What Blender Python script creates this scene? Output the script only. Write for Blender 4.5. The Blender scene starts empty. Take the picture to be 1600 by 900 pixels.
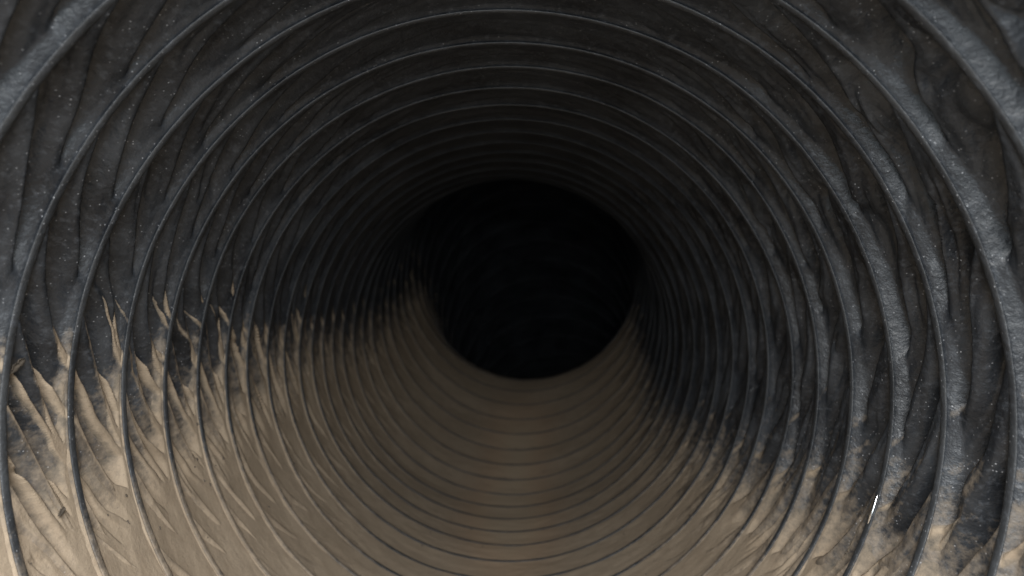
import bpy, math
import numpy as np

# ------------------------------------------------------------------ camera, world, light, exposure
S = bpy.context.scene
R = 0.30                       # radius of the duct (m)
D = 0.2376 * R                 # spacing of the hoops
Y0 = 6.377 * D                 # distance of hoop 0 from the camera
OFF = 0.24 * R                 # the camera is held above the axis

cam_d = bpy.data.cameras.new("camera")
cam_d.lens = 27.0
cam_d.sensor_width = 36.0
cam_d.clip_start = 0.005
cam_d.clip_end = 100
cam = bpy.data.objects.new("camera", cam_d)
S.collection.objects.link(cam)
cam.location = (0, 0, OFF)
cam.rotation_euler = (math.radians(90) + math.atan(20 / 1200), 0, -math.atan(5 / 1200))
S.camera = cam
cam_d.dof.use_dof = True
cam_d.dof.focus_distance = 0.56
cam_d.dof.aperture_fstop = 6.5

W = bpy.data.worlds.new("World")
S.world = W
W.use_nodes = True
W.node_tree.nodes["Background"].inputs[0].default_value = (0.6, 0.68, 0.7, 1)
W.node_tree.nodes["Background"].inputs[1].default_value = 0.003


def area(name, loc, aim, size, watts, col):
    l = bpy.data.lights.new(name, 'AREA')
    l.shape = 'DISK'
    l.size = size
    l.energy = watts
    l.color = col
    o = bpy.data.objects.new(name, l)
    S.collection.objects.link(o)
    o.location = loc
    v = np.array(aim, float) - np.array(loc, float)
    yaw = math.atan2(-v[0], v[1])
    pitch = math.atan2(v[2], math.hypot(v[0], v[1]))
    o.rotation_euler = (math.pi / 2 + pitch, 0, yaw)
    return o


area("mouth_daylight", (0.04, -0.20, 0.40), (.02, .70, -0.27), 0.45, 22.5, (1.0, 0.985, 0.965))
area("mouth_fill_low", (0.0, -0.10, 0.02), (0, 1.2, -0.30), 0.35, 1.6, (0.84, 0.94, 1.0))  # added fill lamp near the camera, lifts the side walls

S.view_settings.view_transform = 'Standard'
S.view_settings.look = 'None'
S.view_settings.gamma = 1
S.view_settings.exposure = 0.0
S.render.engine = 'CYCLES'
S.cycles.max_bounces = 6
S.cycles.diffuse_bounces = 4
S.cycles.use_denoising = True

# ------------------------------------------------------------------ noise
_rng = np.random.default_rng(11)
_P = _rng.permutation(256)
_P = np.concatenate([_P, _P, _P])
_G = _rng.normal(size=(256, 3))
_G /= np.linalg.norm(_G, axis=1)[:, None]


def noise(x, y, z):
    x, y, z = np.broadcast_arrays(x, y, z)
    xi, yi, zi = np.floor(x), np.floor(y), np.floor(z)
    xf, yf, zf = x - xi, y - yi, z - zi
    X, Y, Z = (xi.astype(int) & 255), (yi.astype(int) & 255), (zi.astype(int) & 255)
    u, v, w = (t * t * t * (t * (t * 6 - 15) + 10) for t in (xf, yf, zf))
    out = 0
    for dx in (0, 1):
        for dy in (0, 1):
            for dz in (0, 1):
                g = _G[_P[_P[_P[(X + dx) & 255] + ((Y + dy) & 255)] + ((Z + dz) & 255)]]
                d = g[..., 0] * (xf - dx) + g[..., 1] * (yf - dy) + g[..., 2] * (zf - dz)
                out = out + d * (u if dx else 1 - u) * (v if dy else 1 - v) * (w if dz else 1 - w)
    return out * 1.5


def fbm(x, y, z, n=3):
    a, s, t = 1.0, 0.0, 0.0
    for i in range(n):
        s = s + a * noise(x * 2 ** i + 7.3 * i, y * 2 ** i + 3.1 * i, z * 2 ** i)
        t += a
        a *= 0.5
    return s / t


def ss(a, b, x):
    t = np.clip((x - a) / (b - a), 0, 1)
    return t * t * (3 - 2 * t)


# ------------------------------------------------------------------ the run of the duct
_K = np.array([-9, 12.5, 13.5, 15, 16, 18, 20, 21.3, 21.9, 22.6, 24, 26, 28, 31, 36, 44.])
_Z = np.array([0, 0, 0, .05, .10, .225, .385, .50, .542, .545, .46, .22, -.1, -.7, -1.9, -4.0])
_XK = np.array([-9, 13, 22, 30, 44.])
_XX = np.array([0, 0, .15, .4, 1.2])


def spine(k):
    """centre of the duct at hoop number k, in radii"""
    f = lambda q: (np.interp(q, _XK, _XX), np.interp(q, _K, _Z))
    xs = zs = 0
    for o in (-.6, -.3, 0, .3, .6):
        a, b = f(k + o)
        xs = xs + a / 5
        zs = zs + b / 5
    return xs, zs


def hoop_r(k, th):
    """radius of a hoop (slightly out of true), in radii; k may be fractional"""
    return 1 + .006 * noise(np.sin(th) * 1.3 + 5, np.cos(th) * 1.3, k * .83 + .37) \
             + .0015 * noise(np.sin(th) * 3.1, np.cos(th) * 3.1 + 9, k * .83)


def place(k, th, r):
    xs, zs = spine(k)
    tilt = .03 * noise(k * .71, 3.3 + 0 * k, .5 + 0 * k)
    x = (xs + r * np.sin(th)) * R
    z = (zs + r * np.cos(th)) * R
    y = Y0 + k * D + tilt * D * np.cos(th) + .05 * D * noise(np.sin(th) * 1.1, np.cos(th) * 1.1, k * .9)
    return np.stack(np.broadcast_arrays(x, y, z), -1)


def film_r(k0, u, th):
    """radius of the film between hoop k0 and the next, u in 0..1, in radii"""
    k = k0 + u
    a = np.abs(th)
    base = hoop_r(k, th)
    right = ss(.2, 1.2, th)
    env = np.clip(4 * u * (1 - u), 0, 1) ** .55
    # slack folds that leave one hoop and run down to the next
    sx, cx = np.sin(th), np.cos(th)
    warp = .34 * noise(sx * 1.7, cx * 1.7, k * .7 + 2) + .10 * noise(sx * 5, cx * 5, k * 1.0 + 5) \
        + right * (.26 * noise(sx * 2.5 + 3, cx * 2.5, k * 1.1) + .08 * noise(sx * 8 + 3, cx * 8, k * 2.6))
    aa = np.sqrt(a * a + .35 ** 2)
    q = (1.85 - .3 * right) * u + .37 * np.sin(k0 * 12.9) - aa * (5.2 - 1.2 * right) + warp * 1.2
    f = q - np.floor(q)
    saw = 1 - f ** 1.1 * (1 - ss(.84, 1.0, f))       # 1 just past the fold, 0 at its lip
    warp = warp + .05 * noise(sx * 14, cx * 14, k * 2.2)
    q2 = 2.5 * u + .41 * np.sin(k0 * 7.7) - aa * (9.0 - 2.5 * right) + warp * 1.9
    f2 = q2 - np.floor(q2)
    saw2 = 1 - f2 * (1 - ss(.75, 1.0, f2))
    fade = (1 - .85 * ss(1.05, .3, a)) * (1 - .80 * ss(2.0, 2.35, a))
    amp = np.maximum(.105 + .050 * noise(sx * 1.9 + 4, cx * 1.9, k * .7 + 8) + .03 * right * ss(9, 0, k), .012) * fade
    low_left = ss(1.25, 1.5, a) * (1 - right)
    amp2 = (np.maximum(.010 + .030 * noise(sx * 3 + 8, cx * 3, k * 1.1), 0) + .016 * low_left) * fade
    # crumples: sharp little ridges, most of them on the right
    cr = np.abs(noise(q * 1.7 + 3, aa * 1.6, k0 * .37 + right * 5 + u * .5)) + .5 * np.abs(noise(q * 4.1 + 1, aa * 3.0, k0 * .61 + right * 3 + u))
    cr2 = np.abs(noise(sx * 18 + 2, cx * 18, k * 3.5))
    deep = 1 - .65 * ss(4, 11, k)
    crum = ((.016 + .034 * right) * (.25 - cr) + .003 * (.2 - cr2)) * fade
    # taut off each hoop, then falling back into a pocket in front of the next one
    pk = (.014 + .016 * noise(sx * 2 + 1, cx * 2, k0 * .9) + .010 * right) * (1 - .6 * ss(1.1, .3, a)) * deep * (1 - .6 * ss(2.0, 2.4, a))
    env = np.clip(u / .25, 0, 1) ** .9 * ss(0, .42, 1 - u)
    amp, amp2 = amp * deep, amp2 * deep
    dep = pk * ss(.30, .86, u) * np.clip((1 - u) / .10, 0, 1) + env * (amp * (saw - .30) + amp2 * (saw2 - .4) + crum)
    lim = -.001
    dep = lim + .5 * (dep - lim + np.sqrt((dep - lim) ** 2 + .006 ** 2)) - .0024 * env
    lap = -.0100 * np.exp(-(u / .22) ** 2) - .0075 * np.exp(-((1 - u) / .09) ** 2)
    ledge = np.exp(-((f - .92) / .075) ** 2) * ss(0, .12, u) + .7 * np.exp(-((f2 - .88) / .095) ** 2) * ss(.005, .02, amp2)
    ledge = np.maximum(ledge, .20 * np.exp(-((u - .94) / .05) ** 2) * (1 + noise(sx * 4, cx * 4, k0 * 1.7 + .3)))
    return base + lap + dep, ledge * (1 - .75 * right)


def dust_threshold(k, th):
    left = np.interp(k, [-3, 0, 3, 6, 9, 14, 20], [.10, .09, .07, .05, .02, .06, .24])
    rgt = np.interp(k, [-3, -1, 1, 4, 8, 12, 15, 20], [.22, .26, .33, .40, .47, .50, .50, .44])
    w = ss(-.25, .25, np.sin(th))
    return left * (1 - w) + rgt * w


# ------------------------------------------------------------------ materials
def nt(name):
    m = bpy.data.materials.new(name)
    m.use_nodes = True
    t = m.node_tree
    return m, t, t.nodes["Principled BSDF"]


def add(t, typ, **kw):
    n = t.nodes.new(typ)
    for k, v in kw.items():
        setattr(n, k, v)
    return n


def tex(t, scale, detail=3, rough=.55, vec=None):
    n = add(t, 'ShaderNodeTexNoise')
    n.inputs['Scale'].default_value = scale
    n.inputs['Detail'].default_value = detail
    n.inputs['Roughness'].default_value = rough
    t.links.new(vec, n.inputs['Vector'])
    return n


def ramp(t, src, a, b, ca=(0, 0, 0, 1), cb=(1, 1, 1, 1)):
    n = add(t, 'ShaderNodeValToRGB')
    n.color_ramp.elements[0].position = a
    n.color_ramp.elements[1].position = b
    n.color_ramp.elements[0].color = ca
    n.color_ramp.elements[1].color = cb
    t.links.new(src, n.inputs[0])
    return n


def mix(t, fac, a, b):
    n = add(t, 'ShaderNodeMix', data_type='RGBA')
    if isinstance(fac, float):
        n.inputs[0].default_value = fac
    else:
        t.links.new(fac, n.inputs[0])
    for i, v in ((6, a), (7, b)):
        if isinstance(v, tuple):
            n.inputs[i].default_value = v
        else:
            t.links.new(v, n.inputs[i])
    return n.outputs[2]


def dust_colour(t, vec):
    big = tex(t, 9, 4, .6, vec)
    mid = tex(t, 60, 4, .6, vec)
    fine = tex(t, 420, 2, .6, vec)
    c = mix(t, ramp(t, big.outputs[0], .35, .68).outputs[0], (.275, .22, .16, 1), (.342, .278, .207, 1))
    c = mix(t, ramp(t, mid.outputs[0], .46, .72).outputs[0], c, (.265, .21, .152, 1))
    c = mix(t, ramp(t, fine.outputs[0], .60, .75).outputs[0], c, (.24, .195, .15, 1))
    return c


def film_material(name, lo, hi):
    m, t, b = nt(name)
    co = add(t, 'ShaderNodeNewGeometry').outputs['Position']
    at = add(t, 'ShaderNodeAttribute', attribute_name="dusty")
    base = tex(t, 14, 4, .6, co)
    c = mix(t, ramp(t, base.outputs[0], .35, .7).outputs[0], lo, hi)
    # pale grey bloom in short scuffs, and specks
    mp = add(t, 'ShaderNodeMapping')
    mp.inputs['Scale'].default_value = (1.0, .45, 1.0)
    t.links.new(co, mp.inputs[0])
    scuff = tex(t, 210, 4, .7, mp.outputs[0])
    c = mix(t, ramp(t, scuff.outputs[0], .52, .78).outputs[0], c, (.062, .069, .080, 1))
    speck = add(t, 'ShaderNodeTexVoronoi')
    speck.inputs['Scale'].default_value = 260
    t.links.new(co, speck.inputs['Vector'])
    sp = ramp(t, speck.outputs['Distance'], .05, .17, (1, 1, 1, 1), (0, 0, 0, 1))
    sel = tex(t, 75, 2, .5, co)
    mul = add(t, 'ShaderNodeMath', operation='MULTIPLY')
    t.links.new(sp.outputs[0], mul.inputs[0])
    t.links.new(ramp(t, sel.outputs[0], .44, .60).outputs[0], mul.inputs[1])
    c = mix(t, mul.outputs[0], c, (.30, .31, .33, 1))
    # thin dusting where it faces up
    n1 = tex(t, 130, 4, .7, co)
    ad = add(t, 'ShaderNodeMath', operation='MULTIPLY_ADD')
    t.links.new(n1.outputs[0], ad.inputs[0])
    ad.inputs[1].default_value = .65
    t.links.new(at.outputs['Fac'], ad.inputs[2])
    df = ramp(t, ad.outputs[0], .55, 1.25)
    c = mix(t, df.outputs[0], c, dust_colour(t, co))
    t.links.new(c, b.inputs['Base Color'])
    ro = add(t, 'ShaderNodeMapRange')
    t.links.new(df.outputs[0], ro.inputs[0])
    ro.inputs[3].default_value = .43
    ro.inputs[4].default_value = .9
    t.links.new(ro.outputs[0], b.inputs['Roughness'])
    b.inputs['Specular IOR Level'].default_value = .45
    bp = add(t, 'ShaderNodeBump')
    bp.inputs['Strength'].default_value = .32
    bp.inputs['Distance'].default_value = .0012
    f2 = tex(t, 330, 4, .65, mp.outputs[0])
    t.links.new(f2.outputs[0], bp.inputs['Height'])
    bp2 = add(t, 'ShaderNodeBump')
    bp2.inputs['Strength'].default_value = .5
    bp2.inputs['Distance'].default_value = .004
    f3 = tex(t, 60, 4, .6, co)
    t.links.new(f3.outputs[0], bp2.inputs['Height'])
    t.links.new(bp.outputs[0], bp2.inputs['Normal'])
    t.links.new(bp2.outputs[0], b.inputs['Normal'])
    return m


def dust_material():
    m, t, b = nt("tan_dust")
    co = add(t, 'ShaderNodeNewGeometry').outputs['Position']
    at = add(t, 'ShaderNodeAttribute', attribute_name="dusty")
    c = dust_colour(t, co)
    n1 = tex(t, 160, 4, .7, co)
    ad = add(t, 'ShaderNodeMath', operation='MULTIPLY_ADD')
    t.links.new(n1.outputs[0], ad.inputs[0])
    ad.inputs[1].default_value = .8
    t.links.new(at.outputs['Fac'], ad.inputs[2])
    sa = add(t, 'ShaderNodeAttribute', attribute_name="painted_sheen")
    c = mix(t, ramp(t, sa.outputs['Fac'], .05, .75).outputs[0], c, (.355, .255, .172, 1))  # sheen along the floor painted into the dust colour: reddish rim, paler core
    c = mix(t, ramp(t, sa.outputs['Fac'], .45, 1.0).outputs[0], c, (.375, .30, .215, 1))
    c = mix(t, ramp(t, ad.outputs[0], .45, .95).outputs[0], (.075, .07, .062, 1), c)
    t.links.new(c, b.inputs['Base Color'])
    b.inputs['Roughness'].default_value = .92
    b.inputs['Specular IOR Level'].default_value = .25
    bp = add(t, 'ShaderNodeBump')
    bp.inputs['Strength'].default_value = .5
    bp.inputs['Distance'].default_value = .0015
    t.links.new(tex(t, 260, 5, .7, co).outputs[0], bp.inputs['Height'])
    t.links.new(bp.outputs[0], b.inputs['Normal'])
    return m


def metal_material():
    m, t, b = nt("bright_wire")
    co = add(t, 'ShaderNodeNewGeometry').outputs['Position']
    c = mix(t, tex(t, 300, 3, .6, co).outputs[0], (.85, .86, .88, 1), (.97, .97, .97, 1))
    t.links.new(c, b.inputs['Base Color'])
    b.inputs['Metallic'].default_value = 1.0
    b.inputs['Roughness'].default_value = .22
    return m


def crumb_material():
    m, t, b = nt("dark_crumb")
    co = add(t, 'ShaderNodeNewGeometry').outputs['Position']
    c = mix(t, tex(t, 200, 3, .6, co).outputs[0], (.03, .026, .02, 1), (.10, .08, .06, 1))
    t.links.new(c, b.inputs['Base Color'])
    b.inputs['Roughness'].default_value = .85
    return m


FILM = film_material("black_film", (.012, .014, .0175, 1), (.036, .041, .048, 1))
WELT = film_material("scuffed_film_over_wire", (.023, .0255, .029, 1), (.054, .058, .063, 1))
DUST, WIRE, CRUMB = dust_material(), metal_material(), crumb_material()


# ------------------------------------------------------------------ mesh building
def mesh_from(name, co, quads, mat, attr=None, smooth=True, painted_sheen=None):
    me = bpy.data.meshes.new(name)
    n, f = len(co), len(quads)
    me.vertices.add(n)
    me.vertices.foreach_set("co", np.ascontiguousarray(co, np.float32).ravel())
    me.loops.add(f * 4)
    me.loops.foreach_set("vertex_index", np.ascontiguousarray(quads, np.int32).ravel())
    me.polygons.add(f)
    me.polygons.foreach_set("loop_start", np.arange(0, f * 4, 4, dtype=np.int32))
    me.polygons.foreach_set("use_smooth", np.full(f, smooth))
    if attr is not None:
        a = me.attributes.new("dusty", 'FLOAT', 'POINT')
        a.data.foreach_set("value", np.ascontiguousarray(attr, np.float32).ravel())
    if painted_sheen is not None:
        a = me.attributes.new("painted_sheen", 'FLOAT', 'POINT')
        a.data.foreach_set("value", np.ascontiguousarray(painted_sheen, np.float32).ravel())
    me.update(calc_edges=True)
    me.materials.append(mat)
    return me


def link(name, me, parent=None):
    o = bpy.data.objects.new(name, me)
    S.collection.objects.link(o)
    if parent is not None:
        o.parent = parent
    return o


def grid_quads(nu, nv, wrap):
    i = np.arange(nu - 1)[:, None]
    j = np.arange(nv if wrap else nv - 1)[None, :]
    j2 = (j + 1) % nv
    return np.stack(np.broadcast_arrays(i * nv + j, (i + 1) * nv + j, (i + 1) * nv + j2, i * nv + j2), -1).reshape(-1, 4)


def grid_normals(P, wrap):
    du = np.gradient(P, axis=0)
    if wrap:
        dv = np.roll(P, -1, 1) - np.roll(P, 1, 1)
    else:
        dv = np.gradient(P, axis=1)
    n = np.cross(du, dv)
    return n / (np.linalg.norm(n, axis=-1, keepdims=True) + 1e-12)


duct = bpy.data.objects.new("flexible_duct", None)
S.collection.objects.link(duct)
duct.empty_display_size = .1
duct['label'] = "round black film duct seen from inside, ribbed by wire hoops, wrinkled between them"
duct['category'] = "duct"

K0, K1 = -5, 38
dust_co, dust_q, dust_a, dust_s = [], [], [], []
base_i = 0
for kk in range(K0, K1):
    if kk < 5:
        nu, nv = (20 if kk < -3 else 72 if kk < 2 else 52), 1260
    elif kk < 13:
        nu, nv = 30, 900
    elif kk < 23:
        nu, nv = 20, 640
    else:
        nu, nv = 10, 260
    u = np.linspace(0, 1, nu)[:, None]
    fine = np.linspace(-math.pi, math.pi, 4001)          # closer rows where the dust streaks climb the left wall
    cdf = np.cumsum(1 + 1.8 * np.exp(-((fine + 1.75) / .42) ** 4))
    cdf = (cdf - cdf[0]) / (cdf[-1] - cdf[0])
    th = np.interp((np.arange(nv) + .5) / nv, cdf, fine)[None, :]
    rf, ledge = film_r(kk, u, th)
    P = place(kk + u, th, rf)
    N = grid_normals(P, True)
    xs, zs = spine(kk + u)
    cen = np.stack(np.broadcast_arrays(xs * R, P[..., 1], zs * R), -1)
    sgn = np.sign(np.sum(N * (cen - P), -1, keepdims=True))
    N = N * sgn
    thr = dust_threshold(kk + u, th)
    e = fbm(np.sin(th) * 9, np.cos(th) * 9, (kk + u) * 2.3, 3)
    pos = -np.cos(th) + 0 * u
    ex = (pos - thr) + .16 * (N[..., 2] - pos) + (.56 + .30 * e) * ledge * ss(-.46, -.14, pos) + .08 * e
    low = ss(1.15, 1.45, np.abs(th))
    dusty = np.clip(ex * 1.1 + .40, -.6, .8) * low - .6 * (1 - low)
    me = mesh_from("film_panel", P.reshape(-1, 3), grid_quads(nu, nv, True), FILM, dusty)
    link("film_panel", me, duct)

    # ---- dust lying on this stretch
    if kk < 27:
        sel = np.where(np.abs(th[0]) > 1.2)[0]
        sel = np.concatenate([sel[th[0][sel] > 0], sel[th[0][sel] < 0]])   # right side, round the bottom, left side
        tt, rr, exx = th[:, sel], rf[:, sel], ex[:, sel]
        nadir = ss(2.0, 2.9, np.abs(tt))
        base = hoop_r(kk + u, tt)
        lev = base * (1.001 - .0078 * nadir) + .004 * fbm(np.sin(tt) * 8, np.cos(tt) * 8, (kk + u) * 3, 3) \
              + .004 * np.sin(math.pi * u) * (1 - nadir)
        thick = np.clip(.11 * exx, -.004, .06) + .0022 * fbm(np.sin(tt) * 40, np.cos(tt) * 40, (kk + u) * 9, 2)
        rd = np.maximum(rr - thick, np.minimum(lev, rr + .003))
        full = ss(.06, .30, np.cos(tt) * -1 - thr[:, sel])
        rd = rd * (1 - full) + np.minimum(rd, lev) * full
        Pd = place(kk + u, tt, rd)
        keep = exx > -.045
        q = grid_quads(nu, len(sel), False)
        kf = keep.reshape(-1)[q].any(1)
        q = q[kf]
        if len(q):
            used = np.unique(q)
            re = np.full(nu * len(sel), -1)
            re[used] = np.arange(len(used)) + base_i
            dust_co.append(Pd.reshape(-1, 3)[used])
            dust_a.append(np.clip(exx * 3.0 + .22, -.2, .7).reshape(-1)[used])
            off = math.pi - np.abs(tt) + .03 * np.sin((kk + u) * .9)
            st = np.exp(-(off / .24) ** 2) * ss(6, 11, kk + u) * ss(22, 17, kk + u)  # mask of the painted floor sheen, strongest along the bottom line
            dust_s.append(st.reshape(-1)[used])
            dust_q.append(re[q])
            base_i += len(used)

# hoops of film-wrapped wire
for kk in range(K0, K1 + 1):
    nt_, nm = (420, 10) if kk < 14 else (200, 6)
    th = (np.arange(nt_) / nt_ * 2 * math.pi)[:, None]
    ph = (np.arange(nm) / nm * 2 * math.pi)[None, :]
    rm = .0105 * (1 + .14 * noise(np.sin(th) * 6, np.cos(th) * 6, kk * 1.3 + .2))
    flat = 1 - .55 * ss(4, 9, float(kk)) * ss(1.5, .8, np.minimum(th, 2 * math.pi - th))
    r = hoop_r(float(kk), th) - .0062 - .34 * rm * flat * np.cos(ph)
    P = place(np.full_like(r, float(kk)), th + 0 * ph, r)
    P[..., 1] += 1.15 * rm * np.sin(ph) * R
    i = np.arange(nt_)[:, None]
    j = np.arange(nm)[None, :]
    q = np.stack(np.broadcast_arrays(i * nm + j, ((i + 1) % nt_) * nm + j, ((i + 1) % nt_) * nm + (j + 1) % nm, i * nm + (j + 1) % nm), -1).reshape(-1, 4)
    d = ss(-.15, .4, -np.cos(th) - dust_threshold(float(kk), th)) * (.62 - .36 * ss(.70, .97, -np.cos(th))) * (1 - .5 * ss(4, 11, kk)) - .10 + 0 * ph
    link("wire_hoop", mesh_from("wire_hoop", P.reshape(-1, 3), q, WELT, d), duct)

# bright bare stretch of wire low on the right
th = np.linspace(1.918, 1.836, 26)[:, None]
ph = (np.arange(10) / 10 * 2 * math.pi)[None, :]
tt = np.linspace(0, 1, 26)[:, None]
rm = .0062 * np.clip(np.sin(math.pi * np.clip(tt * .86 + .1, 0, 1)), .05, 1)
r = hoop_r(2.0, th) - .0085 - rm * np.cos(ph)
P = place(np.full_like(r, 2.0), th + 0 * ph, r)
P[..., 1] += (rm * np.sin(ph) - .002) * R
i = np.arange(25)[:, None]
j = np.arange(10)[None, :]
q = np.stack(np.broadcast_arrays(i * 10 + j, (i + 1) * 10 + j, (i + 1) * 10 + (j + 1) % 10, i * 10 + (j + 1) % 10), -1).reshape(-1, 4)
o = link("bare_wire", mesh_from("bare_wire", P.reshape(-1, 3), q, WIRE), duct)
o['label'] = "short bright bare sliver of wire low on the right side"

# ------------------------------------------------------------------ the dust
dco, da = np.concatenate(dust_co), np.concatenate(dust_a)
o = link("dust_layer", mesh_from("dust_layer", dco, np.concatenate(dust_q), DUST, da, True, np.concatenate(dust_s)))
o['kind'] = "stuff"
o['label'] = "tan dust lying along the bottom of the black duct, streaked up its left folds"

# ------------------------------------------------------------------ small bits lying on the dust
rg = np.random.default_rng(5)
cand = np.where((da > .55) & (dco[:, 1] < Y0 + 16 * D))[0]
pick = rg.choice(cand, 170, replace=False)
vs, qs = [], []
for n, i in enumerate(pick):
    c = dco[i]
    xs, zs = spine((c[1] - Y0) / D)
    inw = np.array([xs * R - c[0], 0, zs * R - c[2]])
    inw /= np.linalg.norm(inw)
    a = np.cross(inw, (0, 1, 0))
    s_ = rg.uniform(.0005, .0013) * (1 + .7 * (rg.random() < .12))
    fr = np.array([a, (0, 1, 0), inw])
    bx = np.array([[x, y, z] for z in (-1, 1) for x, y in ((-1, -1), (1, -1), (1, 1), (-1, 1))], float)
    bx[4:, :2] *= rg.uniform(.3, .8)
    bx += rg.normal(0, .22, bx.shape)
    bx *= np.array([rg.uniform(.7, 1.8), rg.uniform(.7, 1.3), .6]) * s_
    vs.append(bx @ fr + c + inw * s_ * .3)
    qs.append(np.array([[0, 3, 2, 1], [4, 5, 6, 7], [0, 1, 5, 4], [1, 2, 6, 5], [2, 3, 7, 6], [3, 0, 4, 7]]) + 8 * n)
o = link("dust_crumbs", mesh_from("dust_crumbs", np.concatenate(vs), np.concatenate(qs), CRUMB, None, False))
o['kind'] = "stuff"
o['label'] = "tiny dark crumbs scattered over the tan dust"


def fleck(kk, u, th, length, width, turn, seed, lift, label):
    """a thin curled scrap lying on the wall"""
    rg = np.random.default_rng(seed)
    uu, tv = np.array([[u]]), np.array([[th]])
    c = place(kk + uu, tv, film_r(kk, uu, tv)[0] - lift)[0, 0]
    inw = np.array([-math.sin(th), 0, -math.cos(th)])
    tan = np.array([math.cos(th), 0, -math.sin(th)])
    ax = np.array([0, 1, 0])
    e1 = tan * math.cos(turn) + ax * math.sin(turn)
    e2 = -tan * math.sin(turn) + ax * math.cos(turn)
    nl, nw = 12, 5
    p = np.zeros((2, nl, nw, 3))
    for i in range(nl):
        t = i / (nl - 1)
        w = width * (math.sin(math.pi * (t * .9 + .05)) ** .6) * (1 + rg.normal(0, .18))
        for j in range(nw):
            v = j / (nw - 1) - .5
            base = e1 * (t - .5) * length + e2 * (v * w + .12 * length * (t - .5) ** 2) \
                + inw * (.25 * width * (2 * v) ** 2 + .10 * length * t * t + rg.normal(0, .03) * width)
            for s_ in (0, 1):
                p[s_, i, j] = c + base + inw * (.0006 * s_)
    g = grid_quads(nl, nw, False)
    rim = [i * nw for i in range(nl)] + [(nl - 1) * nw + j for j in range(1, nw)] \
        + [i * nw + nw - 1 for i in range(nl - 2, -1, -1)] + list(range(nw - 2, 0, -1))
    n = nl * nw
    side = [[rim[i], rim[(i + 1) % len(rim)], rim[(i + 1) % len(rim)] + n, rim[i] + n] for i in range(len(rim))]
    q = np.concatenate([g[:, ::-1], g + n, np.array(side)])
    o = link("debris_fleck", mesh_from("debris_fleck", p.reshape(-1, 3), q, CRUMB))
    o['label'] = label
    o['category'] = "debris"
    o['group'] = "dark flecks on the left wall"


fleck(0, .16, -1.46, .0125, .0055, .9, 3, .012, "dark curled fleck stuck on bare black film above the dust")
fleck(0, .66, -1.79, .0075, .0032, 1.1, 8, .010, "dark curled fleck lying on the tan dust itself")
